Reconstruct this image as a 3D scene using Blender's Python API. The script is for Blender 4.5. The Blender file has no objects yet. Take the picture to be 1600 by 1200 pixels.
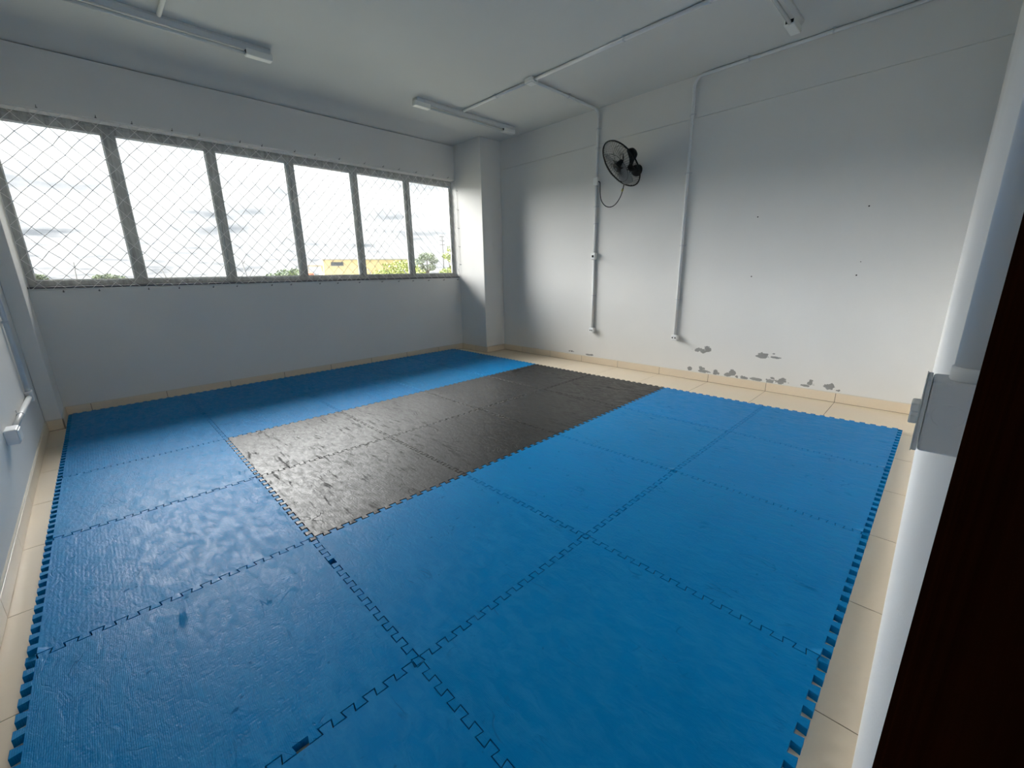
import bpy, bmesh, math, random
from mathutils import Vector, Matrix
from mathutils.geometry import delaunay_2d_cdt

random.seed(7)
scene = bpy.context.scene
COL = scene.collection

# ------------------------------------------------------------------ camera
CAM = (-0.594, -2.0982, 1.3398)
YAW, PITCH, ROLL, FPX = 0.7942, -0.2586, -0.0193, 656.39
fw = Vector((math.cos(YAW) * math.cos(PITCH), math.sin(YAW) * math.cos(PITCH), math.sin(PITCH)))
r0 = Vector((math.sin(YAW), -math.cos(YAW), 0))
u0 = r0.cross(fw)
rt = r0 * math.cos(ROLL) + u0 * math.sin(ROLL)
up = -r0 * math.sin(ROLL) + u0 * math.cos(ROLL)
cd = bpy.data.cameras.new('camera')
cam = bpy.data.objects.new('camera', cd)
COL.objects.link(cam)
M = Matrix((rt, up, -fw)).transposed().to_4x4()
M.translation = Vector(CAM)
cam.matrix_world = M
cd.sensor_fit = 'HORIZONTAL'
cd.sensor_width = 36.0
cd.lens = FPX * 36.0 / 1600.0
cd.clip_start = 0.002
cd.clip_end = 2000
scene.camera = cam

# ------------------------------------------------------------------ exposure
scene.view_settings.view_transform = 'Standard'
scene.view_settings.look = 'None'
scene.view_settings.exposure = 2.28
scene.view_settings.gamma = 1.0
scene.view_settings.use_curve_mapping = False
scene.cycles.max_bounces = 10
scene.cycles.diffuse_bounces = 6
scene.cycles.glossy_bounces = 3
scene.cycles.caustics_reflective = False
scene.cycles.caustics_refractive = False
scene.cycles.transparent_max_bounces = 16
scene.cycles.sample_clamp_indirect = 8.0

# ------------------------------------------------------------------ world: overcast sky
SKY = 0.28
world = bpy.data.worlds.new('overcast_sky')
scene.world = world
world.use_nodes = True
nt = world.node_tree
nt.nodes.clear()
def N(tree, t, **kw):
    n = tree.nodes.new(t)
    for k, v in kw.items():
        setattr(n, k, v)
    return n
def math_node(tree, op, a, b=None, c=None, clamp=False):
    n = N(tree, 'ShaderNodeMath', operation=op)
    n.use_clamp = clamp
    for i, v in enumerate((a, b, c)):
        if v is None:
            continue
        if hasattr(v, 'is_linked') or isinstance(v, bpy.types.NodeSocket):
            tree.links.new(v, n.inputs[i])
        else:
            n.inputs[i].default_value = v
    return n.outputs[0]
tc = N(nt, 'ShaderNodeTexCoord')
sx = N(nt, 'ShaderNodeSeparateXYZ')
nt.links.new(tc.outputs['Generated'], sx.inputs[0])
zc = math_node(nt, 'MAXIMUM', sx.outputs[2], 0.0)
lum = math_node(nt, 'MULTIPLY_ADD', zc, 2.0, 1.0)                # overcast sky: three times brighter overhead
den = math_node(nt, 'ADD', zc, 0.06)
cx = math_node(nt, 'DIVIDE', sx.outputs[0], den)
cy = math_node(nt, 'DIVIDE', sx.outputs[1], den)
cv = N(nt, 'ShaderNodeCombineXYZ')
nt.links.new(cx, cv.inputs[0]); nt.links.new(cy, cv.inputs[1])
nz = N(nt, 'ShaderNodeTexNoise')
nz.inputs['Scale'].default_value = 1.15
nz.inputs['Detail'].default_value = 5
nz.inputs['Roughness'].default_value = 0.5
nt.links.new(cv.outputs[0], nz.inputs['Vector'])
ramp = N(nt, 'ShaderNodeValToRGB')
ramp.color_ramp.elements[0].position = 0.30
ramp.color_ramp.elements[0].color = (0.40, 0.43, 0.46, 1)
ramp.color_ramp.elements[1].position = 0.52
ramp.color_ramp.elements[1].color = (1.0, 1.0, 1.0, 1)
nt.links.new(nz.outputs[0], ramp.inputs[0])
vm = N(nt, 'ShaderNodeVectorMath', operation='SCALE')
nt.links.new(ramp.outputs[0], vm.inputs[0])
nt.links.new(lum, vm.inputs['Scale'])
bg = N(nt, 'ShaderNodeBackground')
bg.inputs['Strength'].default_value = SKY
nt.links.new(vm.outputs[0], bg.inputs['Color'])
wo = N(nt, 'ShaderNodeOutputWorld')
nt.links.new(bg.outputs[0], wo.inputs[0])

# ------------------------------------------------------------------ sun veiled by thin cloud: a very soft, broad source
SUN_DIR = Vector((-0.36, 0.69, 0.84))        # towards the sun
sd_ = bpy.data.lights.new('veiled_sun', 'SUN')
sd_.energy = 9.4
sd_.angle = math.radians(88)
sd_.color = (1.0, 0.985, 0.96)
sun = bpy.data.objects.new('veiled_sun', sd_)
COL.objects.link(sun)
sun.rotation_euler = SUN_DIR.to_track_quat('Z', 'Y').to_euler()

# ------------------------------------------------------------------ room dimensions (metres, floor at z = 0)
XL, XF = -1.097, 4.653          # left wall, wall with the fan
YW, YD = 4.088, -2.138          # window wall, door wall
ZC = 3.403                      # ceiling
FZ = -0.009                     # top of the floor tiles (mat tops stay at 0.02)
ZS, ZH = 1.293, 2.871           # window sill, window head
PX, PY = 4.215, 3.41            # corner pillar
WX0, WX1 = -0.985, PX           # window opening
TILE = 0.635
TX0, TY0 = 0.783, 0.420         # a floor joint crossing

# light portals: they only help the sampling of daylight entering the window
def portal(name, loc, rot, sx_, sy_):
    l = bpy.data.lights.new(name, 'AREA')
    l.shape = 'RECTANGLE'; l.size = sx_; l.size_y = sy_
    l.cycles.is_portal = True
    o = bpy.data.objects.new(name, l)
    o.location = loc; o.rotation_euler = rot
    COL.objects.link(o)
portal('daylight_portal_window', ((WX0 + WX1) / 2, YW + 0.26, (ZS + ZH) / 2), (math.radians(-90), 0, 0), WX1 - WX0, ZH - ZS)

# ------------------------------------------------------------------ materials
def mat(name, col, rough=0.6, spec=0.5, metal=0.0):
    m = bpy.data.materials.new(name)
    m.use_nodes = True
    b = m.node_tree.nodes['Principled BSDF']
    b.inputs['Base Color'].default_value = (*col, 1)
    b.inputs['Roughness'].default_value = rough
    b.inputs['Specular IOR Level'].default_value = spec
    b.inputs['Metallic'].default_value = metal
    return m, m.node_tree, b
def coords(t, out='Object'):
    return N(t, 'ShaderNodeTexCoord').outputs[out]
def noise(t, vec, scale, detail=3, rough=0.5, dist=0.0):
    n = N(t, 'ShaderNodeTexNoise')
    n.inputs['Scale'].default_value = scale
    n.inputs['Detail'].default_value = detail
    n.inputs['Roughness'].default_value = rough
    n.inputs['Distortion'].default_value = dist
    t.links.new(vec, n.inputs['Vector'])
    return n.outputs[0]
def ramp_node(t, fac, stops):
    r = N(t, 'ShaderNodeValToRGB')
    els = r.color_ramp.elements
    while len(els) < len(stops):
        els.new(0.5)
    for e, (p, c) in zip(els, stops):
        e.position = p
        e.color = (*c, 1) if len(c) == 3 else c
    t.links.new(fac, r.inputs[0])
    return r.outputs[0]
def mixc(t, fac, a, b, mode='MIX'):
    m = N(t, 'ShaderNodeMix', data_type='RGBA', blend_type=mode)
    for s, v in ((m.inputs[0], fac), (m.inputs[6], a), (m.inputs[7], b)):
        if isinstance(v, bpy.types.NodeSocket):
            t.links.new(v, s)
        else:
            s.default_value = v if not isinstance(v, tuple) else ((*v, 1) if len(v) == 3 else v)
    return m.outputs[2]
def bump(t, b, h, strength, dist=0.002, prev=None):
    n = N(t, 'ShaderNodeBump')
    n.inputs['Strength'].default_value = strength
    n.inputs['Distance'].default_value = dist
    t.links.new(h, n.inputs['Height'])
    if prev is not None:
        t.links.new(prev, n.inputs['Normal'])
    t.links.new(n.outputs[0], b.inputs['Normal'])
    return n.outputs[0]

def plaster(name, col, bstr=0.5, blot=0.05):
    m, t, b = mat(name, col, 0.75, 0.3)
    v = coords(t)
    n1 = noise(t, v, 1.3, 4)
    c = mixc(t, n1, tuple(x * (1 - blot) for x in col), tuple(min(1, x * (1 + blot)) for x in col))
    t.links.new(c, b.inputs['Base Color'])
    n2 = noise(t, v, 140, 3, 0.6)
    bump(t, b, n2, bstr, 0.002)
    return m, t, b, v, c
WALL = (0.745, 0.735, 0.71)
M_wall = plaster('wall_paint', WALL)[0]
M_ceil = plaster('ceiling_paint', (0.64, 0.645, 0.625), 0.5, 0.04)[0]

# the fan wall carries peeled patches just above the skirting
M_fanwall, t, b, v, base = plaster('wall_paint_peeled', WALL)
sep = N(t, 'ShaderNodeSeparateXYZ'); t.links.new(v, sep.inputs[0])
wob = noise(t, v, 20, 4, 0.55)
wob2 = noise(t, v, 9, 3, 0.6)
def ell(y, z, ry, rz):
    a = math_node(t, 'MULTIPLY', math_node(t, 'SUBTRACT', sep.outputs[1], y), 1 / ry)
    c = math_node(t, 'MULTIPLY', math_node(t, 'SUBTRACT', sep.outputs[2], z), 1 / rz)
    d = math_node(t, 'ADD', math_node(t, 'MULTIPLY', a, a), math_node(t, 'MULTIPLY', c, c))
    return math_node(t, 'SUBTRACT', 1.0, d)
mask = None
for y, z, ry, rz in ((-0.10, .372, .11, .035), (-.17, .395, .05, .045), (-.775, .395, .085, .04), (-.90, .385, .06, .014), (-.885, .425, .02, .012),
                     (.02, .125, .035, .035), (-.12, .145, .05, .03), (-.15, .115, .10, .022), (-.30, .125, .055, .04), (-.43, .115, .05, .03),
                     (-.48, .15, .05, .045), (-.60, .11, .08, .025), (-.74, .11, .09, .02), (-.88, .115, .08, .03), (-1.0, .13, .06, .045), (-.90, .15, .03, .02),
                     (-1.22, .12, .05, .015), (-1.26, .16, .045, .045), (-1.42, .145, .075, .045), (-1.50, .12, .03, .02), (1.9, .13, .06, .02), (1.55, .115, .10, .018)):
    e = ell(y, z, ry, rz)
    mask = e if mask is None else math_node(t, 'MAXIMUM', mask, e)
mask = math_node(t, 'ADD', mask, math_node(t, 'MULTIPLY', math_node(t, 'SUBTRACT', wob, 0.52), 3.2))
mask = math_node(t, 'MULTIPLY', math_node(t, 'SUBTRACT', mask, 0.28), 7.0, clamp=True)
plast = mixc(t, wob2, (0.20, 0.20, 0.195), (0.40, 0.40, 0.39))
t.links.new(mixc(t, mask, base, plast), b.inputs['Base Color'])

M_concrete = plaster('facade_plaster', (0.55, 0.54, 0.52))[0]

M_tile, t, b = mat('floor_tile_ceramic', (0.66, 0.56, 0.44), 0.35, 0.5)
v = coords(t)
oi = N(t, 'ShaderNodeObjectInfo')
n1 = noise(t, v, 60, 4, 0.65)
n2 = noise(t, v, 4, 3)
c = mixc(t, n1, (0.72, 0.59, 0.43), (0.82, 0.69, 0.51))
c = mixc(t, n2, c, (0.72, 0.63, 0.51))
c = mixc(t, math_node(t, 'MULTIPLY', oi.outputs['Random'], 0.25), c, (0.66, 0.55, 0.42))
t.links.new(c, b.inputs['Base Color'])
M_grout = mat('grout', (0.13, 0.10, 0.075), 0.9, 0.2)[0]
M_skcap = mat('skirting_mortar', (0.66, 0.62, 0.55), 0.9, 0.2)[0]

def mat_foam(name, kind):
    blue = kind == 'blue'
    m, t, b = mat(name, (0.02, 0.2, 0.5), 0.5, 0.5)
    v0 = coords(t)
    oi = N(t, 'ShaderNodeObjectInfo')
    rnd = oi.outputs['Random']
    off = N(t, 'ShaderNodeCombineXYZ')
    t.links.new(math_node(t, 'MULTIPLY', rnd, 37.0), off.inputs[0])
    t.links.new(math_node(t, 'MULTIPLY', rnd, 61.0), off.inputs[1])
    ad = N(t, 'ShaderNodeVectorMath', operation='ADD')
    t.links.new(v0, ad.inputs[0]); t.links.new(off.outputs[0], ad.inputs[1])
    v = ad.outputs[0]
    mp = N(t, 'ShaderNodeMapping')
    mp.inputs['Scale'].default_value = (1.0, 0.45, 1)
    mp.inputs['Rotation'].default_value = (0, 0, 0.5)
    t.links.new(v, mp.inputs[0])
    big = noise(t, v, 2.2, 4, 0.55)
    mid = noise(t, mp.outputs[0], 26 if blue else 34, 5, 0.66, 0.5)
    fine = noise(t, v, 55, 4, 0.6)
    # thin scuff lines: ridges of stretched, warped noise
    scr = noise(t, mp.outputs[0], 7, 3, 0.5, 1.2)
    ridge = math_node(t, 'ABSOLUTE', math_node(t, 'SUBTRACT', scr, 0.5))
    ridge = math_node(t, 'SUBTRACT', 1.0, math_node(t, 'MULTIPLY', ridge, 60.0), clamp=True)
    gate = math_node(t, 'MULTIPLY', math_node(t, 'SUBTRACT', noise(t, v, 5, 2), 0.56), 8.0, clamp=True)
    ridge = math_node(t, 'MULTIPLY', ridge, gate)
    spots = math_node(t, 'MULTIPLY', math_node(t, 'SUBTRACT', noise(t, v, 24, 2, 0.5), 0.73), 18.0, clamp=True)
    if blue:
        c = mixc(t, big, (0.0, 0.165, 0.405), (0.0, 0.21, 0.50))
        c = mixc(t, math_node(t, 'MULTIPLY', rnd, 0.35), c, (0.0, 0.20, 0.55))
        dust = math_node(t, 'MULTIPLY', math_node(t, 'SUBTRACT', mid, 0.44), 1.5, clamp=True)
        c = mixc(t, dust, c, (0.02, 0.27, 0.55))
        c = mixc(t, math_node(t, 'MULTIPLY', ridge, 0.35), c, (0.004, 0.06, 0.16))
        c = mixc(t, math_node(t, 'MULTIPLY', spots, 0.45), c, (0.004, 0.05, 0.14))
    else:
        c = mixc(t, big, (0.006, 0.006, 0.006), (0.014, 0.0135, 0.0125))
        dust = math_node(t, 'MULTIPLY', math_node(t, 'SUBTRACT', mid, 0.45), 2.0, clamp=True)
        c = mixc(t, dust, c, (0.028, 0.027, 0.025))
        c = mixc(t, math_node(t, 'MULTIPLY', ridge, 0.8), c, (0.008, 0.008, 0.008))
        c = mixc(t, math_node(t, 'MULTIPLY', spots, 0.7), c, (0.008, 0.008, 0.008))
    mp2 = N(t, 'ShaderNodeMapping')
    mp2.inputs['Scale'].default_value = (1.0, 0.16, 1)
    mp2.inputs['Rotation'].default_value = (0, 0, -0.7)
    t.links.new(v, mp2.inputs[0])
    streak = math_node(t, 'MULTIPLY', math_node(t, 'SUBTRACT', noise(t, mp2.outputs[0], 30, 3, 0.55, 0.3), 0.60), 9.0, clamp=True)
    if blue:
        streak = math_node(t, 'MULTIPLY', streak, gate)
    c = mixc(t, math_node(t, 'MULTIPLY', streak, 0.35 if blue else 0.8), c, (0.0, 0.09, 0.22) if blue else (0.006, 0.006, 0.006))
    t.links.new(c, b.inputs['Base Color'])
    rgf = math_node(t, 'MULTIPLY', math_node(t, 'SUBTRACT', mid, 0.40), 4.0, clamp=True)
    rg = math_node(t, 'MULTIPLY_ADD', rgf, 0.24 if blue else 0.20, 0.31 if blue else 0.34)
    rg = math_node(t, 'MULTIPLY_ADD', math_node(t, 'MAXIMUM', math_node(t, 'MAXIMUM', ridge, spots), streak), 0.35, rg)
    t.links.new(rg, b.inputs['Roughness'])
    b.inputs['Specular IOR Level'].default_value = 0.08 if blue else 0.4
    # moulded diamond grain, its direction differs from mat to mat
    rot = N(t, 'ShaderNodeVectorRotate', rotation_type='Z_AXIS')
    t.links.new(v0, rot.inputs['Vector'])
    t.links.new(math_node(t, 'MULTIPLY', math_node(t, 'ROUND', rnd), 1.5708), rot.inputs['Angle'])
    sp = N(t, 'ShaderNodeSeparateXYZ'); t.links.new(rot.outputs[0], sp.inputs[0])
    s1 = math_node(t, 'SINE', math_node(t, 'MULTIPLY', math_node(t, 'ADD', sp.outputs[0], math_node(t, 'MULTIPLY', sp.outputs[1], 0.35)), 620.0))
    s2 = math_node(t, 'SINE', math_node(t, 'MULTIPLY', math_node(t, 'SUBTRACT', sp.outputs[0], math_node(t, 'MULTIPLY', sp.outputs[1], 0.35)), 620.0))
    grain = math_node(t, 'MULTIPLY', s1, s2)
    hgt = math_node(t, 'MULTIPLY', grain, 0.035)
    hgt = math_node(t, 'MULTIPLY_ADD', mid, 0.8 if blue else 0.55, hgt)
    hgt = math_node(t, 'MULTIPLY_ADD', fine, 0.25, hgt)
    hgt = math_node(t, 'MULTIPLY_ADD', ridge, -0.25, hgt)
    bump(t, b, hgt, 0.8, 0.005)
    return m
M_blue = mat_foam('blue_foam', 'blue')
M_black = mat_foam('black_foam', 'black')

M_pvc, t, b = mat('conduit_plastic', (0.76, 0.77, 0.775), 0.32, 0.5)
M_clamp = mat('clamp_plastic', (0.62, 0.63, 0.65), 0.4)[0]
M_white = mat('white_plastic', (0.80, 0.81, 0.80), 0.35)[0]
M_greyplastic, t, b = mat('grey_box_plastic', (0.74, 0.75, 0.77), 0.5)
bump(t, b, noise(t, coords(t), 900, 2), 0.25, 0.0004)
M_slot = mat('dark_slot', (0.01, 0.01, 0.01), 0.8)[0]
M_lamp = mat('lamp_body_paint', (0.62, 0.63, 0.62), 0.45)[0]
M_lampcap = mat('lamp_cap_plastic', (0.80, 0.81, 0.78), 0.4)[0]
M_tube = mat('frosted_tube', (0.66, 0.68, 0.68), 0.25)[0]
M_fanblack = mat('fan_black_plastic', (0.005, 0.005, 0.005), 0.4, 0.25)[0]
M_wire = mat('fan_black_wire', (0.006, 0.006, 0.006), 0.5, 0.2)[0]
M_blade = mat('fan_blade_grey', (0.36, 0.365, 0.36), 0.5)[0]
M_tag = mat('yellow_tag', (0.40, 0.36, 0.10), 0.6)[0]
M_cord = mat('net_cord', (0.80, 0.80, 0.78), 0.6)[0]
M_hook = mat('hook_metal', (0.20, 0.20, 0.20), 0.5, 0.5, 0.6)[0]
M_frame, t, b = mat('window_metal', (0.42, 0.43, 0.42), 0.5)
v = coords(t)
mp = N(t, 'ShaderNodeMapping'); mp.inputs['Scale'].default_value = (6, 6, 0.6)
t.links.new(v, mp.inputs[0])
t.links.new(ramp_node(t, noise(t, mp.outputs[0], 5, 4, 0.6), ((0.3, (0.25, 0.25, 0.24)), (0.6, (0.44, 0.45, 0.44)))), b.inputs['Base Color'])
M_gasket = mat('white_gasket', (0.78, 0.78, 0.76), 0.6)[0]
M_sill = mat('sill_stone', (0.10, 0.10, 0.11), 0.5)[0]
M_wood, t, b = mat('dark_brown_wood', (0.028, 0.009, 0.004), 0.7, 0.0)
v = coords(t)
mp = N(t, 'ShaderNodeMapping'); mp.inputs['Scale'].default_value = (30, 30, 1.5)
t.links.new(v, mp.inputs[0])
t.links.new(ramp_node(t, noise(t, mp.outputs[0], 3, 5, 0.6), ((0.3, (0.010, 0.0025, 0.0008)), (0.7, (0.020, 0.0055, 0.0018)))), b.inputs['Base Color'])

M_glass = bpy.data.materials.new('window_glass')
M_glass.use_nodes = True
t = M_glass.node_tree; t.nodes.clear()
tr = N(t, 'ShaderNodeBsdfTransparent'); tr.inputs[0].default_value = (0.95, 0.96, 0.96, 1)
gl = N(t, 'ShaderNodeBsdfGlossy'); gl.inputs['Roughness'].default_value = 0.02
fr = N(t, 'ShaderNodeFresnel'); fr.inputs['IOR'].default_value = 1.35
mx = N(t, 'ShaderNodeMixShader')
t.links.new(fr.outputs[0], mx.inputs[0]); t.links.new(tr.outputs[0], mx.inputs[1]); t.links.new(gl.outputs[0], mx.inputs[2])
t.links.new(mx.outputs[0], N(t, 'ShaderNodeOutputMaterial').inputs[0])

M_ground, t, b = mat('outside_ground', (0.45, 0.43, 0.40), 0.9)
t.links.new(ramp_node(t, noise(t, coords(t), 0.08, 5), ((0.35, (0.17, 0.18, 0.14)), (0.65, (0.32, 0.30, 0.26)))), b.inputs['Base Color'])
def leafmat(name, a, c_):
    m, t, b = mat(name, a, 0.7)
    t.links.new(ramp_node(t, noise(t, coords(t), 1.7, 3), ((0.35, a), (0.65, c_))), b.inputs['Base Color'])
    return m
M_leafA = leafmat('leaf_dark_green', (0.055, 0.09, 0.04), (0.12, 0.17, 0.07))
M_leafB = leafmat('leaf_yellow_green', (0.15, 0.20, 0.06), (0.32, 0.34, 0.10))
M_leafC = leafmat('leaf_grey_green', (0.10, 0.12, 0.09), (0.20, 0.24, 0.15))
M_bark = mat('bark', (0.10, 0.085, 0.07), 0.9)[0]
M_post = mat('dark_post', (0.09, 0.09, 0.09), 0.7)[0]
M_bwall, t, b = mat('pale_yellow_render', (0.62, 0.52, 0.34), 0.85)
t.links.new(ramp_node(t, noise(t, coords(t), 0.5, 4), ((0.3, (0.58, 0.46, 0.26)), (0.7, (0.66, 0.54, 0.33)))), b.inputs['Base Color'])
M_bcap = mat('grey_coping', (0.34, 0.33, 0.31), 0.85)[0]
M_bglass = mat('dark_window_glass', (0.09, 0.10, 0.11), 0.2)[0]
M_brick = mat('red_tank', (0.42, 0.16, 0.10), 0.8)[0]

# ------------------------------------------------------------------ builders
class MB:
    """collects shapes in world coordinates; build() links them as one mesh"""
    def __init__(s):
        s.v = []; s.f = []; s.sm = []
    def add(s, vs, fs, smooth=False):
        o = len(s.v)
        s.v += [tuple(x) for x in vs]
        for f in fs:
            s.f.append(tuple(i + o for i in f)); s.sm.append(smooth)
        return s
    def box(s, x0, x1, y0, y1, z0, z1):
        vs = [(x, y, z) for z in (z0, z1) for y in (y0, y1) for x in (x0, x1)]
        return s.add(vs, [(0, 2, 3, 1), (4, 5, 7, 6), (0, 1, 5, 4), (2, 6, 7, 3), (0, 4, 6, 2), (1, 3, 7, 5)])
    def tube(s, pts, r, n=8, closed=False, cap=True):
        pts = [Vector(p) for p in pts]
        k = len(pts)
        rs = r if isinstance(r, (list, tuple)) else [r] * k
        t0 = (pts[1] - pts[0]).normalized()
        ref = Vector((0, 0, 1)) if abs(t0.z) < .9 else Vector((1, 0, 0))
        nrm = t0.cross(ref).normalized()
        rings = []
        for i, p in enumerate(pts):
            if closed:
                tg = (pts[(i + 1) % k] - pts[i - 1]).normalized()
            else:
                tg = (pts[min(i + 1, k - 1)] - pts[max(i - 1, 0)]).normalized()
            nrm = (nrm - tg * nrm.dot(tg)).normalized()
            bn = tg.cross(nrm)
            rings.append([p + rs[i] * (math.cos(a) * nrm + math.sin(a) * bn) for a in (2 * math.pi * j / n for j in range(n))])
        vs = [q for ring in rings for q in ring]
        fs = []
        for i in range(k if closed else k - 1):
            for j in range(n):
                a, b_ = i * n, ((i + 1) % k) * n
                fs.append((a + j, a + (j + 1) % n, b_ + (j + 1) % n, b_ + j))
        s.add(vs, fs, n > 4)
        if cap and not closed:
            o = len(s.v) - len(vs)
            s.f.append(tuple(o + j for j in reversed(range(n)))); s.sm.append(False)
            s.f.append(tuple(o + (k - 1) * n + j for j in range(n))); s.sm.append(False)
        return s
    def lathe(s, c, axis, prof, n=24, smooth=True):
        """prof: list of (distance along axis, radius)"""
        c = Vector(c); axis = Vector(axis).normalized()
        ref = Vector((0, 0, 1)) if abs(axis.z) < .9 else Vector((1, 0, 0))
        u = axis.cross(ref).normalized(); w = axis.cross(u)
        vs = []
        for d, r in prof:
            for j in range(n):
                a = 2 * math.pi * j / n
                vs.append(c + axis * d + r * (math.cos(a) * u + math.sin(a) * w))
        fs = []
        for i in range(len(prof) - 1):
            for j in range(n):
                fs.append((i * n + j, i * n + (j + 1) % n, (i + 1) * n + (j + 1) % n, (i + 1) * n + j))
        fs.append(tuple(range(n)))
        fs.append(tuple((len(prof) - 1) * n + j for j in reversed(range(n))))
        return s.add(vs, fs, smooth)
    def ball(s, c, r, n=6, m=4):
        prof = [(-r * math.cos(math.pi * (i + .5) / m), r * math.sin(math.pi * (i + .5) / m)) for i in range(m)]
        return s.lathe(c, (0, 0, 1), prof, n)
    def mesh(s, name, material, off=(0, 0, 0)):
        me = bpy.data.meshes.new(name)
        off = Vector(off)
        me.from_pydata([tuple(Vector(p) - off) for p in s.v], [], s.f)
        me.polygons.foreach_set('use_smooth', s.sm)
        me.materials.append(material)
        bm = bmesh.new(); bm.from_mesh(me)
        bmesh.ops.recalc_face_normals(bm, faces=bm.faces)
        bm.to_mesh(me); bm.free()
        me.update()
        return me
    def build(s, name, material, parent=None, bevel=0, origin=None):
        """part vertices are stored relative to the top-level thing's origin"""
        root = parent
        while root is not None and root.parent is not None:
            root = root.parent
        off = origin if origin is not None else (root.location if root else Vector((0, 0, 0)))
        me = s.mesh(name, material, off)
        o = bpy.data.objects.new(name, me)
        COL.objects.link(o)
        if parent is not None:
            o.parent = parent
        else:
            o.location = off
        if bevel:
            md = o.modifiers.new('bevel', 'BEVEL'); md.width = bevel; md.segments = 2; md.limit_method = 'ANGLE'
        return o
def place(name, me, parent, loc, rz=0):
    o = bpy.data.objects.new(name, me)
    COL.objects.link(o)
    o.parent = parent
    root = parent
    o.location = Vector(loc) - root.location
    o.rotation_euler = (0, 0, rz)
    return o
def tag(o, label=None, cat=None, group=None, kind=None):
    if label: o['label'] = label
    if cat: o['category'] = cat
    if group: o['group'] = group
    if kind: o['kind'] = kind
    return o
def empty(name, loc, label, cat, group=None):
    o = bpy.data.objects.new(name, None)
    o.empty_display_size = 0.1
    o.location = loc
    COL.objects.link(o)
    return tag(o, label, cat, group)
def arc(p, a, b_, r, n=6):
    """rounded corner at p between directions a (towards start) and b_ (towards end)"""
    p, a, b_ = Vector(p), Vector(a).normalized(), Vector(b_).normalized()
    c = p + r * (a + b_)
    return [c - r * (b_ * math.cos(x) + a * math.sin(x)) for x in (math.pi / 2 * i / n for i in range(n + 1))]

# ================================================================== THE SETTING
floor = MB().box(XL - .2, XF + .2, YD - .15, YW + .22, -.15, FZ - .0015).build('floor', M_grout)
tag(floor, 'beige ceramic tiled floor around the foam mats', kind='structure')
tm = MB()
hs = TILE / 2 - .002
tm.box(-hs, hs, -hs, hs, -.012, 0.0)  # placed with its top at FZ
tile_me = tm.mesh('floor_tile', M_tile)
for i in range(-4, 7):
    for j in range(-5, 7):
        x0 = TX0 + i * TILE; y0 = TY0 + j * TILE
        xa, xb = max(x0 + .002, XL), min(x0 + TILE - .002, XF)
        ya, yb = max(y0 + .002, YD), min(y0 + TILE - .002, YW)
        if ya - YD < .05:                 # no sliver row along the door wall
            ya = YD
        if yb - YD < .05:
            continue
        if xb - xa < .01 or yb - ya < .01:
            continue
        if xb - xa > TILE - .01 and abs(yb - ya - TILE + .004) < .003:
            place('floor_tile', tile_me, floor, (x0 + TILE / 2, y0 + TILE / 2, FZ))
        else:
            MB().box(xa, xb, ya, yb, FZ - .012, FZ).build('floor_tile', M_tile, floor)

ceil = MB().box(XL - .2, XF + .2, YD - .15, YW + .22, ZC, ZC + .15).build('ceiling', M_ceil)
tag(ceil, 'plain pale grey painted ceiling with surface wiring', kind='structure')

wl = MB().box(XL - .15, XL, YD - .15, YW + .22, FZ - .01, ZC).build('wall_left', M_wall)
tag(wl, 'white painted side wall with conduit on the left', kind='structure')

m = MB()
prof = [(XF + .15, FZ - .01), (XF, FZ - .01), (XF, 2.977), (XF + .006, 2.979), (XF + .006, 2.983), (XF - .004, 2.985), (XF - .004, ZC), (XF + .15, ZC)]
ya, yb = YD - .15, YW + .2
vs = [(x, ya, z) for x, z in prof] + [(x, yb, z) for x, z in prof]
n = len(prof)
m.add(vs, [(i, (i + 1) % n, n + (i + 1) % n, n + i) for i in range(n)] + [tuple(range(n)), tuple(range(2 * n - 1, n - 1, -1))])
wr = m.build('wall_right', M_fanwall)
tag(wr, 'white wall with peeling paint along the skirting and a beam line', kind='structure')
for y, z in ((-.552, 1.868), (-1.473, 1.871), (-1.473, 1.257), (-.561, 1.252), (-1.487, 1.38)):
    r = .0065 if z != 1.38 else .004
    MB().lathe((XF + .002, y, z), (-1, 0, 0), [(0, r), (.003, r), (.0045, r * .5)], 10).build('screw_hole', M_slot, wr)

m = MB()
m.box(XL - .15, XF + .15, YW, YW + .22, FZ - .01, ZS - .018)
m.box(XL - .15, XF + .15, YW, YW + .22, ZH, ZC - .009)
m.box(XL - .15, XF + .15, YW + .03, YW + .22, ZC - .009, ZC)
m.box(XL - .15, WX0, YW, YW + .22, ZS - .018, ZH)
m.box(WX1, XF + .15, YW, YW + .22, ZS - .018, ZH)
wb = m.build('wall_back', M_wall)
tag(wb, 'white painted wall under and over the long window', kind='structure')
MB().box(PX, XF - .004, PY, YW, FZ, ZC).build('pillar', M_wall, wb, bevel=.004)
MB().box(XL, WX0, 3.57, YW, FZ, ZC).build('pilaster', M_wall, wb, bevel=.006)

DX0, DX1, DZ = -1.05, -.555, 2.12       # doorway
m = MB()
m.box(XL - .15, DX0, YD - .15, YD, FZ - .01, ZC)
m.box(DX1, XF + .15, YD - .15, YD, FZ - .01, ZC)
m.box(DX0, DX1, YD - .15, YD, DZ, ZC)
wf = m.build('wall_front', M_wall)
tag(wf, 'white painted wall holding the doorway beside the camera', kind='structure')

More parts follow.
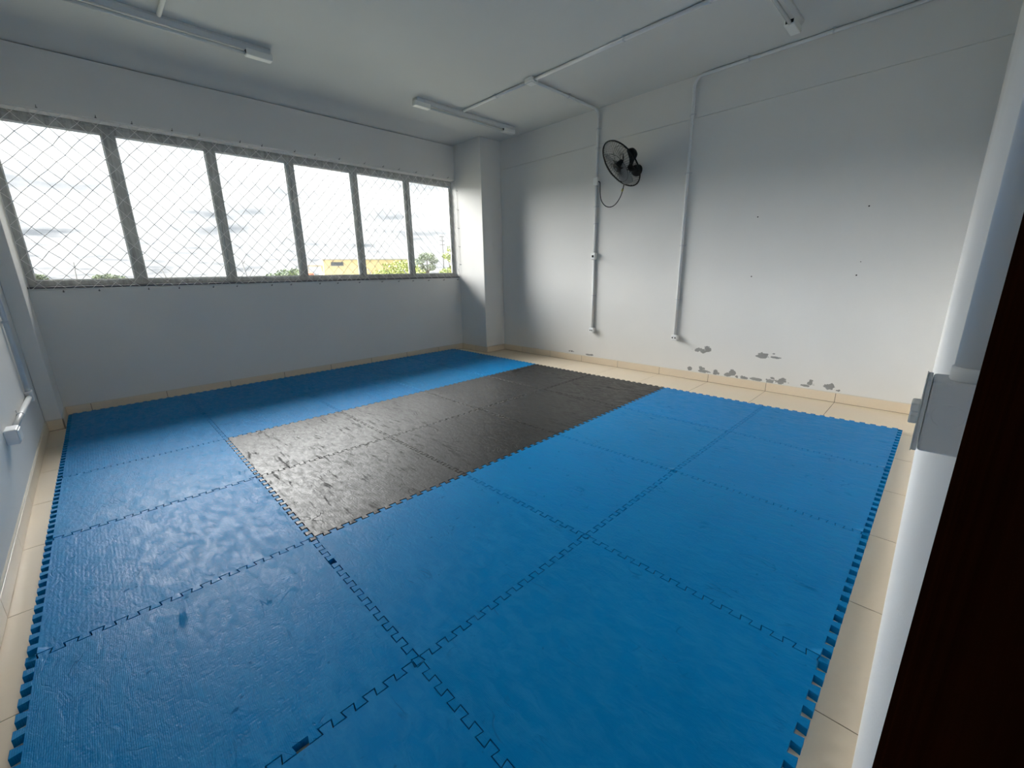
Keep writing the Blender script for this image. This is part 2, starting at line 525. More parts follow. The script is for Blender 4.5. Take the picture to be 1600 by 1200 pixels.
# brown timber door surround
CE, CF = -.394, CAM[1] - .012           # outer edge and front face of the casing
door = MB().box(DX1 - .018, DX1, YD - .15, YD + .001, FZ, DZ).box(DX0, DX0 + .018, YD - .15, YD + .001, FZ, DZ).box(DX0, DX1, YD - .15, YD + .001, DZ - .018, DZ).build('door_1', M_wood)
tag(door, 'dark brown timber door frame at the right edge of the view', kind='structure')
MB().box(DX1 - .018, CE, YD + .0005, CF, FZ, DZ + .09).build('casing_board', M_wood, door, bevel=.004)
MB().box(XL + .002, DX0 + .018, YD + .0005, CF, FZ, DZ + .09).build('casing_board', M_wood, door, bevel=.004)
MB().box(DX0 + .019, DX1 - .019, YD + .0005, CF, DZ - .01, DZ + .09).build('casing_board', M_wood, door, bevel=.004)
wk = MB().box(-1.9, 1.2, -3.6, YD - .152, -.15, -.002).build('walkway', M_concrete)
tag(wk, 'concrete floor of the corridor outside the door', kind='structure')
m = MB().box(-1.9, 1.2, -3.75, -3.6, -.002, 2.8).box(-2.05, -1.9, -3.75, YD - .152, -.002, 2.8).box(1.2, 1.35, -3.75, YD - .152, -.002, 2.8).box(-2.05, 1.35, -3.75, YD - .152, 2.8, 2.95)  # unseen walls and roof, added to keep sky light out of the doorway
cw = m.build('wall_light_blocker', M_wall)
tag(cw, 'added unseen box of walls blocking daylight at the doorway', kind='structure')

# ---- skirting tiles
SH, ST = .088, .011
def skirting(name, label, runs):
    """runs: (axis, fixed coordinate of the wall face, side, start, end, joint origin)"""
    m = MB()
    for ax, fx, sd, a, b_, j0 in runs:
        lo, hi = sorted((fx, fx + sd * (ST - .002)))
        if ax == 'y': m.box(lo, hi, a, b_, FZ, SH - .002)
        else: m.box(a, b_, lo, hi, FZ, SH - .002)
    base = m.build(name, M_grout)
    tag(base, label, kind='structure')
    for ax, fx, sd, a, b_, j0 in runs:
        k = math.floor((a - j0) / TILE)
        while j0 + k * TILE < b_:
            p, q_ = max(a, j0 + k * TILE + .002), min(b_, j0 + (k + 1) * TILE - .002)
            k += 1
            if q_ - p < .006:
                continue
            lo, hi = sorted((fx, fx + sd * ST))
            t_ = MB()
            if ax == 'y': t_.box(lo, hi, p, q_, FZ + .003, SH)
            else: t_.box(p, q_, lo, hi, FZ + .003, SH)
            t_.build('skirting_tile', M_tile, base, bevel=.0015)
            lo, hi = sorted((fx, fx + sd * ST * .8))
            t_ = MB()
            if ax == 'y': t_.box(lo, hi, p, q_, SH, SH + .006)
            else: t_.box(p, q_, lo, hi, SH, SH + .006)
            t_.build('mortar_edge', M_skcap, base)
    return base
skirting('baseboard_right', 'beige tile skirting under the fan wall', [('y', XF, -1, YD, PY - ST, TY0)])
skirting('baseboard_back', 'beige tile skirting under the window and around the pillar',
         [('x', YW, -1, WX0 + ST, PX - ST, TX0 - .30), ('y', PX, -1, PY - ST, YW, TY0 + .1), ('x', PY, -1, PX, XF - ST, TX0 + .25)])
skirting('baseboard_left', 'beige tile skirting along the left wall and pilaster',
         [('y', XL, 1, YD + .03, 3.57 - ST, TY0), ('x', 3.57, -1, XL + .001, WX0, TX0 - .3), ('y', WX0, 1, 3.57 - ST, YW - ST - .001, TY0 + .2)])

# ---- the long window
FY0, FY1 = 4.21, 4.262
win = MB()
win.box(WX0, WX1, FY0, FY1, ZS, 1.352).box(WX0, WX1, FY0, FY1, 2.786, ZH)
win.box(WX0, WX0 + .058, FY0, FY1, 1.352, 2.786).box(4.180, WX1, FY0, FY1, 1.352, 2.786)
win = win.build('window_1', M_frame, bevel=.003)
tag(win, 'long six-pane grey metal framed window', kind='structure')
MB().box(WX0, WX1, FY0 - .012, FY0 + .001, 1.300, 1.316).build('bottom_rail', M_frame, win)
MB().box(WX0, WX1, FY0 - .012, FY0 + .001, 2.835, 2.850).build('top_rail', M_frame, win)
MB().box(WX0 - .0005, WX1, YW - .012, YW + .22, ZS - .018, ZS).build('sill', M_sill, win, bevel=.002)
cs = [-.128, .742, 1.608, 2.476, 3.342]
edges = [WX0 + .058] + [c for c in cs] + [4.180]
for c in cs:
    mu = MB().box(c - .050, c + .050, FY0 - .004, FY1 + .004, 1.352, 2.786).build('mullion', M_frame, win, bevel=.004)
    MB().box(c - .012, c + .012, FY0 - .018, FY0 - .003, 1.340, 2.79).build('mullion_rib', M_frame, mu)
for k in range(6):
    a = edges[k] + (.050 if k else 0); b_ = edges[k + 1] - (.050 if k < 5 else 0)
    p = MB().box(a, b_, 4.234, 4.238, 1.352, 2.786).build('pane', M_glass, win)
    g = MB()
    g.box(a, a + .010, 4.228, 4.234, 1.352, 2.786).box(b_ - .010, b_, 4.228, 4.234, 1.352, 2.786)
    g.box(a, b_, 4.228, 4.234, 1.352, 1.362).box(a, b_, 4.228, 4.234, 2.768, 2.786)
    g.build('glazing_bead', M_gasket, p)

# ================================================================== FOAM MATS
G = {}
rows = {
 -2: [(-1.02, -2.0), (-.03, -2.012), (.976, -2.02), (1.987, -2.022), (2.996, -2.026), (4.005, -2.03)],
 -1: [(-1.005, -.99), (-.013, -1.005), (.991, -1.005), (2.002, -1.007), (3.008, -1.015), (3.972, -1.026)],
 0: [(-.995, .012), (-.004, .005), (.996, -.006), (1.993, -.002), (2.987, .004), (3.972, .010)],
 1: [(-.988, 1.012), (.005, 1.007), (.993, .998), (1.990, 1.010), (2.974, 1.017), (3.955, 1.025)],
 2: [(-.976, 2.008), (.011, 2.006), (.997, 2.010), (1.990, 2.015), (2.976, 2.020), (3.963, 2.026)],
 3: [(-.962, 2.985), (.014, 2.977), (1.006, 2.998), (1.998, 3.015), (2.985, 3.025), (3.968, 3.032)],
 4: [(-.952, 4.030), (.022, 4.035), (1.010, 4.040), (2.000, 4.045), (2.988, 4.048), (3.968, 4.050)],
}
for j, r in rows.items():
    for i, p in enumerate(r):
        G[(i - 1, j)] = Vector((*p, 0))
NT, TH = 14, .0135
def tooth_edge(skip=None):
    pts = []
    p = 1.0 / NT
    for k in range(NT):
        if k == skip:
            continue
        s = k * p
        pts += [(s + .285 * p, -1), (s + .215 * p, 1), (s + .785 * p, 1), (s + .715 * p, -1)]
    return pts
SKIP = {('v', 0, -1, 'L'): 10, ('h', -1, -1, 'B'): 8, ('v', -1, -1, 'R'): None}
def inset(poly, g):
    out = []
    n = len(poly)
    for i in range(n):
        a, p, c = poly[i - 1], poly[i], poly[(i + 1) % n]
        d1 = (p - a).normalized(); d2 = (c - p).normalized()
        n1 = Vector((-d1.y, d1.x, 0)); n2 = Vector((-d2.y, d2.x, 0))
        b_ = n1 + n2
        k = b_.length_squared
        out.append(p + b_ * (2 * g / k) if k > .3 else p + n1 * g)
    return out
ORD = ['first', 'second', 'third', 'fourth', 'fifth', 'sixth']
def make_mat(i, j):
    A, B, C_, D = G[(i, j)], G[(i + 1, j)], G[(i + 1, j + 1)], G[(i, j + 1)]
    def P(s, t_):
        return (A * (1 - s) + B * s) * (1 - t_) + (D * (1 - s) + C_ * s) * t_
    h = TH
    pts = [P(0, 0) + Vector((-h, -h, 0))]
    pts += [P(s, 0) + Vector((0, o * h, 0)) for s, o in tooth_edge(SKIP.get(('h', i, j, 'T')))]
    pts += [P(1, 0) + Vector((-h, -h, 0))]
    pts += [P(1, s) + Vector((o * h, 0, 0)) for s, o in tooth_edge(SKIP.get(('v', i + 1, j, 'L')))]
    pts += [P(1, 1) + Vector((-h, -h, 0))]
    pts += [P(s, 1) + Vector((0, o * h, 0)) for s, o in reversed(tooth_edge(SKIP.get(('h', i, j + 1, 'B'))))]
    pts += [P(0, 1) + Vector((-h, -h, 0))]
    pts += [P(0, s) + Vector((o * h, 0, 0)) for s, o in reversed(tooth_edge())]
    black = 0 <= i <= 3 and 0 <= j <= 1
    pts = inset(pts, random.uniform(.0013, .0022) + (.0008 if black else 0))
    z1 = .020 + random.uniform(-.0008, .0008)
    n = len(pts)
    c = (A + B + C_ + D) / 4
    rim = inset(pts, .0008)
    m = MB()
    vs = [(p.x, p.y, FZ + .0003) for p in pts] + [(p.x, p.y, z1 - .0006) for p in pts] + [(p.x, p.y, z1) for p in rim]
    fs = []
    for k in range(n):
        q_ = (k + 1) % n
        fs += [(k, q_, n + q_, n + k), (n + k, n + q_, 2 * n + q_, 2 * n + k)]
    m.add(vs, fs)
    # gently uneven top, triangulated inside the toothed outline
    inner = [P(.06 + .88 * a_ / 10, .06 + .88 * b_ / 10) for a_ in range(11) for b_ in range(11)]
    pts2 = [Vector((p.x, p.y)) for p in rim] + [Vector((p.x, p.y)) for p in inner]
    ov, oe, of, _, _, _ = delaunay_2d_cdt(pts2, [], [list(range(n))], 1, 1e-7)
    ph = [random.uniform(0, 6.28) for _ in range(4)]
    def hz(x, y, k):
        if k < n:
            return z1
        return z1 + .0009 * (math.sin(7 * x + ph[0]) * math.sin(6 * y + ph[1]) + .6 * math.sin(13 * x + ph[2]) * math.sin(11 * y + ph[3]))
    m.add([(p.x, p.y, hz(p.x, p.y, k)) for k, p in enumerate(ov)], [tuple(f) for f in of], True)
    o = m.build('foam_mat', M_black if black else M_blue, origin=c)
    row, colm = ORD[3 - j], ORD[i + 1]
    if black:
        side = 'window-side row' if j == 1 else 'door-side row'
        place_ = {0: 'first of four, nearest the left wall', 1: 'second of four from the left wall', 2: 'third of four from the left wall', 3: 'last of four, nearest the fan wall'}[i]
        lab = 'black puzzle foam mat in the %s, %s' % (side, place_)
        grp = 'black foam mats'
    else:
        near = {-2: 'in the row along the door wall', -1: 'in the row before the black mats', 0: 'beside the black door-side row', 1: 'beside the black window-side row', 2: 'in the row behind the black mats', 3: 'in the row against the window wall'}[j]
        if j in (0, 1):
            lab = 'blue puzzle foam mat %s, in the column by the left wall' % near
        else:
            lab = 'blue foam mat %s, %s from the left wall' % (near, colm)
        grp = 'blue foam mats'
    tag(o, lab, 'foam mat', grp)
    return o
for j in range(-2, 4):
    for i in range(-1, 4):
        make_mat(i, j)

# ================================================================== CONDUITS
PR = .0165
clamp_cache = {}
def clamp(parent, p, axis, out, r=PR, name='clamp'):
    """saddle clamp: ring around the pipe with two short lugs; out points away from the wall"""
    p, axis, out = Vector(p), Vector(axis).normalized(), Vector(out).normalized()
    m = MB()
    m.lathe(p - axis * .008, axis, [(0, r + .004), (.016, r + .004)], 14, False)
    sd = axis.cross(out)
    c = p - out * (r - .002)
    for s in (-1, 1):
        a = c + sd * s * (r + .014)
        q_ = [a + axis * .008 * ex + sd * .010 * ey + out * .003 * ez for ez in (-1, 1) for ey in (-1, 1) for ex in (-1, 1)]
        m.add(q_, [(0, 2, 3, 1), (4, 5, 7, 6), (0, 1, 5, 4), (2, 6, 7, 3), (0, 4, 6, 2), (1, 3, 7, 5)])
    return m.build(name, M_clamp, parent)
def obox(c, ex, ey, ez, hx, hy, hz):
    c, ex, ey, ez = Vector(c), Vector(ex), Vector(ey), Vector(ez)
    return [c + ex * hx * a + ey * hy * b_ + ez * hz * d for d in (-1, 1) for b_ in (-1, 1) for a in (-1, 1)]
BF = [(0, 2, 3, 1), (4, 5, 7, 6), (0, 1, 5, 4), (2, 6, 7, 3), (0, 4, 6, 2), (1, 3, 7, 5)]
XP = XF - PR - .003             # pipe centre in front of the fan wall
ZP = ZC - PR - .003             # pipe centre under the ceiling

def outlet(parent, y, z, slots):
    """round-cornered outlet box at the foot of a conduit on the fan wall"""
    bx = MB().box(XF - .052, XF, y - .042, y + .042, z - .034, z + .034).build('outlet_box', M_white, parent, bevel=.010)
    pl = MB().box(XF - .057, XF - .050, y - .038, y + .038, z - .030, z + .030).build('cover_plate', M_white, bx, bevel=.004)
    for k in slots:
        MB().lathe((XF - .0555, y + k, z), (-1, 0, 0), [(0, .009), (.003, .009), (.0035, .005)], 10).build('socket_hole', M_slot, bx)
    return bx

# ceiling run feeding the lamps
c1 = empty('electrical_conduit', (3.34, 1.51, ZC), 'grey ceiling conduit with junction box running between two ceiling lights', 'conduit', 'surface conduits')
MB().tube([(3.34, 2.70, ZP), (3.34, 1.565, ZP)], PR, 10).build('pipe', M_pvc, c1)
MB().tube([(3.34, 1.455, ZP), (3.34, -.70, ZP)], PR, 10).build('pipe', M_pvc, c1)
jb = MB().box(3.285, 3.395, 1.455, 1.565, ZC - .048, ZC).build('junction_box', M_white, c1, bevel=.006)
MB().box(3.295, 3.385, 1.465, 1.555, ZC - .053, ZC - .047).build('cover_plate', M_white, jb, bevel=.002)
for y in (2.07, .36, -.40):
    clamp(c1, (3.34, y, ZP), (0, 1, 0), (0, 0, -1))

# drop beside the fan
Y1 = 1.503
c2 = empty('electrical_conduit', (XF, Y1, 0.5), 'grey conduit dropping down the fan wall beside the fan to an outlet', 'conduit', 'surface conduits')
pts = [(3.395, Y1, ZP)] + arc((XP, Y1, ZP), (-1, 0, 0), (0, 0, -1), .085, 8) + [(XP, Y1, 2.565)]
MB().tube(pts, PR, 10).build('pipe', M_pvc, c2)
MB().tube([(XP, Y1, 2.475), (XP, Y1, 1.585)], PR, 10).build('pipe', M_pvc, c2)
MB().tube([(XP, Y1, 1.505), (XP, Y1, .525)], PR, 10).build('pipe', M_pvc, c2)
b1 = MB().box(XF - .05, XF, Y1 - .036, Y1 + .036, 2.47, 2.57).build('junction_box', M_white, c2, bevel=.006)
MB().box(XF - .055, XF - .048, Y1 - .032, Y1 + .032, 2.475, 2.565).build('cover_plate', M_white, b1, bevel=.003)
b2 = MB().box(XF - .052, XF, Y1 - .036, Y1 + .036, 1.50, 1.59).build('switch_box', M_white, c2, bevel=.008)
MB().box(XF - .058, XF - .05, Y1 - .032, Y1 + .032, 1.507, 1.583).build('cover_plate', M_white, b2, bevel=.003)
MB().box(XF - .064, XF - .057, Y1 - .014, Y1 + .014, 1.53, 1.56).build('switch_rocker', M_slot, b2, bevel=.002)
outlet(c2, Y1 - .006, .497, (-.014, .016))
for z in (3.16, 2.93, 2.20, 1.98, 1.0):
    clamp(c2, (XP, Y1, z), (0, 0, 1), (-1, 0, 0))
clamp(c2, (3.986, Y1, ZP), (1, 0, 0), (0, 0, -1))

# second drop, fed along the edge of the ceiling
Y2 = .241
c3 = empty('electrical_conduit', (XF, Y2, 0.5), 'grey conduit along the ceiling edge dropping to an outlet mid-wall', 'conduit', 'surface conduits')
XE = XP - .012
pts = [(XE, YD + .1, ZP), (XE, -1.0, ZP)] + [Vector((XE, Y2 + .0, ZP)) + d for d in
      [Vector((0, -.10 + .10 * math.sin(a), -.10 + .10 * math.cos(a))) for a in (math.pi / 2 * k / 8 for k in range(9))]]
pts += [(XP, Y2, ZP - .2), (XP, Y2, .53)]
MB().tube(pts, PR, 10).build('pipe', M_pvc, c3)
outlet(c3, Y2 - .004, .503, (-.018, .018))
for z in (3.02, 2.42, 1.62, .98):
    clamp(c3, (XP, Y2, z), (0, 0, 1), (-1, 0, 0))
for y in (-.31, -1.0):
    clamp(c3, (XE, y, ZP), (0, 1, 0), (0, 0, -1))

# conduit of the lamp over the window side
c4 = empty('electrical_conduit', (.245, 2.0, ZC), 'short grey ceiling conduit reaching the light at top left', 'conduit', 'surface conduits')
MB().tube([(.245, 2.70, ZP), (.245, -2.0, ZP)], PR, 10).build('pipe', M_pvc, c4)
for y in (1.4, 0.0):
    clamp(c4, (.245, y, ZP), (0, 1, 0), (0, 0, -1))

# left wall conduit
c5 = empty('electrical_conduit', (XL, 2.9, .45), 'grey conduit on the left wall turning at a small box above the skirting', 'conduit', 'surface conduits')
XQ = XL + PR + .004
MB().tube([(XQ, 2.93, ZC), (XQ, 2.93, .50)], PR, 10).build('pipe', M_pvc, c5)
MB().tube([(XQ, 2.90, .455), (XQ, 1.76, .455)], PR, 10).build('pipe', M_pvc, c5)
bb = MB().box(XL, XL + .045, 2.885, 2.975, .42, .50).build('junction_box', M_pvc, c5, bevel=.005)
bb = MB().box(XL, XL + .055, 1.63, 1.76, .41, .50).build('outlet_box', M_greyplastic, c5, bevel=.006)
MB().box(XL + .053, XL + .060, 1.64, 1.75, .42, .49).build('cover_plate', M_white, bb, bevel=.003)
clamp(c5, (XQ, 2.25, .455), (0, 1, 0), (1, 0, 0))
clamp(c5, (XQ, 2.93, 1.05), (0, 0, 1), (1, 0, 0))

# outlet box with large pipe beside the door
BX, BZ0, BZ1, BYF = -.070, 1.172, 1.2385, CAM[1] - .0012
c6 = empty('electrical_conduit', (BX + .02, YD, BZ0), 'grey outlet box and vertical pipe on the wall beside the door frame', 'conduit', 'surface conduits')
bx = MB().box(BX, BX + .044, YD, BYF - .0045, BZ0, BZ1).build('outlet_box', M_greyplastic, c6, bevel=.002)
MB().lathe((BX + .0004, -2.1185, 1.2085), (-1, 0, 0), [(0, .0108), (.0006, .0108), (.0006, .0102), (.0001, .0102)], 32).build('knockout_ring', M_greyplastic, bx)
MB().box(BX - .0006, BX + .0446, BYF - .0042, BYF - .0008, BZ0 - .0006, BZ1 + .0006).build('cover_plate', M_greyplastic, bx, bevel=.001)
MB().box(BX - .001, BX + .045, BYF - .0008, BYF, BZ0 - .001, BZ1 + .001).build('front_trim', M_white, bx)
for z in (1.1985, 1.2095):
    MB().box(BX + .010, BX + .034, BYF - .0002, BYF + .0060, z - .0042, z + .0042).build('socket_module', M_white, bx, bevel=.0012)
PYC = -2.1262
MB().tube([(BX + .020, PYC, BZ1 + .010), (BX + .020, PYC, 2.30), (BX + .020, PYC, ZC)], .0112, 20).build('pipe', M_pvc, c6)
MB().lathe((BX + .020, PYC, BZ1), (0, 0, 1), [(0, .0116), (.002, .0128), (.009, .0128), (.013, .0124), (.013, .010)], 24).build('coupling', M_white, c6)

# ================================================================== CEILING LIGHTS
def make_light(xc, yc, label, L=1.70):
    e = empty('ceiling_light', (xc, yc, ZC), label, 'ceiling light', 'tube lights on the ceiling')
    a, b_ = xc - L / 2, xc + L / 2
    zt = ZC - .002
    # tapered batten body
    m = MB()
    pr = [(-.055, zt), (-.055, zt - .018), (-.032, zt - .046), (.032, zt - .046), (.055, zt - .018), (.055, zt)]
    vs = [(a + .02, yc + y, z) for y, z in pr] + [(b_ - .02, yc + y, z) for y, z in pr]
    n = len(pr)
    m.add(vs, [(i, (i + 1) % n, n + (i + 1) % n, n + i) for i in range(n)] + [tuple(range(n)), tuple(range(2 * n - 1, n - 1, -1))])
    bo = m.build('batten_body', M_lamp, e)
    for s in (-1, 1):
        x0 = a if s < 0 else b_ - .22
        cap_ = MB().box(x0, x0 + .22, yc - .04, yc + .04, zt - .086, zt - .030).build('lampholder', M_lampcap, e, bevel=.008)
        xs = x0 + .22 if s < 0 else x0
        MB().box(xs - .002, xs + .002, yc - .03, yc + .03, zt - .072, zt - .046).build('contact', M_slot, cap_)
    MB().tube([(a + .20, yc, zt - .066), (b_ - .20, yc, zt - .066)], .014, 12).build('lamp_tube', M_tube, e)
    return e
l1 = make_light(3.50, 2.80, 'white tube ceiling light in the far corner near the pillar')
l2 = make_light(.235, 2.79, 'white tube ceiling light above the left end of the window')
l3 = make_light(3.42, -.79, 'white tube ceiling light at the top right near the fan wall')

# ================================================================== WALL FAN
fan = empty('wall_fan', (XF, .905, 2.50), 'black wall fan with wire grille, tilted down, and hanging cord', 'fan')
FC = Vector((4.323, .941, 2.594))
T_, A_ = math.radians(40), math.radians(29.5)
ax = Vector((-math.cos(T_) * math.cos(A_), math.cos(T_) * math.sin(A_), -math.sin(T_)))
fu = ax.cross(Vector((0, 0, 1))).normalized(); fv = ax.cross(fu).normalized()
def fp(d, r, a):
    return FC + ax * d + (fu * math.cos(a) + fv * math.sin(a)) * r
FR = .302
MB().tube([fp(0, FR, 2 * math.pi * k / 48) for k in range(48)], .0085, 8, closed=True).build('grille_rim', M_wire, fan)
def grille(name, sgn, depth, rin, nw, dpt_in):
    m = MB()
    for k in range(nw):
        a = 2 * math.pi * k / nw
        pts = []
        for i in range(7):
            s = i / 6
            r = rin + (FR - rin) * s
            d = sgn * depth * (1 - s ** 3)
            pts.append(fp(d, r, a + .25 * (1 - s) * sgn))
        m.tube(pts, .0017, 4, cap=False)
    for rr in (rin, (rin + FR) * .5):
        s = (rr - rin) / (FR - rin)
        d = sgn * depth * (1 - s ** 3)
        m.tube([fp(d, rr, 2 * math.pi * k / 36) for k in range(36)], .0022, 5, closed=True)
    return m.build(name, M_wire, fan)
grille('front_grille', 1, .085, .065, 54, 0)
grille('rear_grille', -1, .075, .075, 54, 0)
em = MB().lathe(FC + ax * .068, ax, [(0, .062), (.010, .062), (.014, .054)], 28).build('emblem_disc', M_fanblack, fan)
# pale mark on the disc
m = MB()
m.tube([fp(.083, .030 * math.cos(2.2 * k / 12 * math.pi / 2), .4 + 3.4 * k / 12) for k in range(13)], .0035, 5)
m.build('emblem_mark', M_blade, em)
for k in range(3):
    a0 = 2 * math.pi * k / 3 + 1.1
    m = MB(); vs = []; NR, NA = 6, 7
    for i in range(NR + 1):
        r = .055 + .205 * i / NR
        wdt = .95 * math.sin(math.pi * (.22 + .62 * i / NR))
        for jx in range(NA + 1):
            s = jx / NA - .5
            vs.append(fp(.012 - s * .085 * (1 - .4 * i / NR), r, a0 + s * wdt + .25 * i / NR))
    fs = [(i * (NA + 1) + jx, i * (NA + 1) + jx + 1, (i + 1) * (NA + 1) + jx + 1, (i + 1) * (NA + 1) + jx) for i in range(NR) for jx in range(NA)]
    m.add(vs, fs, True)
    o = m.build('blade', M_blade, fan)
    sd = o.modifiers.new('thickness', 'SOLIDIFY'); sd.thickness = .003
MB().lathe(FC - ax * .02, ax, [(0, .05), (.05, .05), (.06, .035)], 20).build('hub', M_fanblack, fan)
mo = MB().lathe(FC - ax * .235, ax, [(0, .03), (.02, .060), (.06, .078), (.13, .078), (.16, .055), (.165, .05)], 24).build('motor_housing', M_fanblack, fan)
# yoke holding the motor from below, swivel arm and wall canopy
MC = FC - ax * .15
dn = Vector((0, 0, -1)); dn = (dn - fu * dn.dot(fu)).normalized()
m = MB()
for s_ in (-1, 1):
    m.tube([MC + fu * .088 * s_, MC + fu * .088 * s_ + dn * .06, MC + fu * .060 * s_ + dn * .10, MC + dn * .115], .013, 8)
m.build('yoke', M_fanblack, fan)
CAN = Vector((XF, .905, 2.562))
m = MB()
m.tube([MC + dn * .085, MC + dn * .13 + Vector((.02, 0, 0)), CAN + Vector((-.10, 0, -.005)), CAN + Vector((-.03, 0, 0))], [.036, .034, .028, .030], 12)
m.build('swivel_arm', M_fanblack, fan)
MB().lathe(CAN, (-1, 0, 0), [(0, .070), (.015, .070), (.055, .060), (.085, .040), (.095, .02)], 28).build('wall_canopy', M_fanblack, fan)
MB().tube([CAN + Vector((-.12, .03, .0)), CAN + Vector((-.125, .035, -.06)), CAN + Vector((-.125, .04, -.13))], .006, 6).build('pull_switch', M_fanblack, fan)
# hanging cord: from the conduit box in a loop up to the fan
key = [(XF - .03, Y1 - .038, 2.515), (XF - .035, 1.435, 2.49), (XF - .04, 1.425, 2.38), (XF - .045, 1.40, 2.27), (XF - .05, 1.33, 2.19), (XF - .06, 1.24, 2.165),
       (XF - .08, 1.15, 2.19), (XF - .10, 1.07, 2.27), (XF - .12, 1.02, 2.38), (XF - .13, .985, 2.50), (XF - .15, .955, 2.56)]
def smooth(keys, n=6):
    ks = [Vector(k) for k in keys]
    ks = [ks[0] * 2 - ks[1]] + ks + [ks[-1] * 2 - ks[-2]]
    out = []
    for i in range(1, len(ks) - 2):
        p0, p1, p2, p3 = ks[i - 1:i + 3]
        for j in range(n):
            t_ = j / n
            out.append(.5 * ((2 * p1) + (p2 - p0) * t_ + (2 * p0 - 5 * p1 + 4 * p2 - p3) * t_ ** 2 + (3 * p1 - p0 - 3 * p2 + p3) * t_ ** 3))
    return out + [ks[-2]]
pc = MB().tube(smooth(key), .006, 7).build('power_cord', M_fanblack, fan)
MB().tube([(XF - .112, 1.045, 2.325), (XF - .116, 1.032, 2.352)], .012, 8).build('cable_tag', M_tag, pc)

# ================================================================== SAFETY NET
net = empty('safety_net', ((WX0 + WX1) / 2, YW - .02, ZS), 'white diamond-mesh safety net strung over the window', 'net')
NX0, NX1, NZ0, NZ1, NY = WX0 + .012, WX1 - .012, 1.262, 2.882, YW - .020
NXO, NZO, DXN, DZN = -.906, 2.216, .070, .0745
rj = random.Random(3)
jit = {}
def knot(a, b_):
    if (a, b_) not in jit:
        jit[(a, b_)] = (rj.gauss(0, .004), rj.gauss(0, .004), rj.gauss(0, .0025))
    d = jit[(a, b_)]
    return Vector((NXO + DXN * (a - b_) + d[0], NY + d[1] * .6, NZO + DZN * (a + b_) + d[2]))
def inside(p):
    return NX0 <= p.x <= NX1 and NZ0 <= p.z <= NZ1
def clip(p, q_):
    """end of the segment p (inside) -> q_ (outside) on the net's border"""
    t_ = 1.0
    for k, lo, hi in ((0, NX0, NX1), (2, NZ0, NZ1)):
        d = q_[k] - p[k]
        if d > 0 and q_[k] > hi: t_ = min(t_, (hi - p[k]) / d)
        if d < 0 and q_[k] < lo: t_ = min(t_, (lo - p[k]) / d)
    return p + (q_ - p) * t_
CR = .0022
knots = []
for fam in (0, 1):
    for a in range(-30, 60):
        run = []
        for b_ in range(-60, 60):
            p = knot(a, b_) if fam == 0 else knot(b_, a)
            prev = knot(a, b_ - 1) if fam == 0 else knot(b_ - 1, a)
            if inside(p):
                if not run:
                    run.append(clip(p, prev))
                run.append(p)
                if fam == 0: knots.append(p)
            elif run:
                run.append(clip(run[-1], p))
                break
        if len(run) > 1:
            MB().tube(run, CR, 4, cap=False).build('cord', M_cord, net)
m = MB()
for p in knots:
    m.ball(p, .0050, 6, 3)
kn = m.build('knot_cluster', M_cord, net)
tag(kn, kind='stuff')
for seg in ([(NX0, NY, NZ0), (NX1, NY, NZ0)], [(NX0, NY, NZ1), (NX1, NY, NZ1)], [(NX0, NY, NZ0), (NX0, NY, NZ1)], [(NX1, NY, NZ0), (NX1, NY, NZ1)]):
    MB().tube(seg, .0026, 6).build('border_rope', M_cord, net)
hk = MB()
hk.tube([(0, .022, 0), (0, 0, 0), (0, -.008, .006), (0, -.008, .016)], .0028, 6)
hk.lathe((0, .0215, 0), (0, -1, 0), [(0, .008), (.004, .007), (.006, .004)], 10)
hk_me = hk.mesh('hook', M_hook)
for k in range(17):
    x = NX0 + .12 + k * .31 + rj.uniform(-.05, .05)
    if x < NX1:
        place('hook', hk_me, net, (x, YW - .022, NZ1 + .012))
        place('hook', hk_me, net, (min(x + .1, NX1), YW - .022, NZ0 - .02))
for k in range(5):
    o = place('hook', hk_me, net, (NX1 - .01 + .0, YW - .022, 1.5 + k * .3))
    o.location.x = PX - .022 - net.location.x; o.location.y = YW - .06 - net.location.y; o.rotation_euler.z = -math.pi / 2

# ================================================================== OUTSIDE
GZ = -3.2
gr = MB().box(-300, 400, YW + .35, 700, GZ - .5, GZ).build('ground_outside', M_ground)
tag(gr, 'ground outside far below the window', kind='structure')

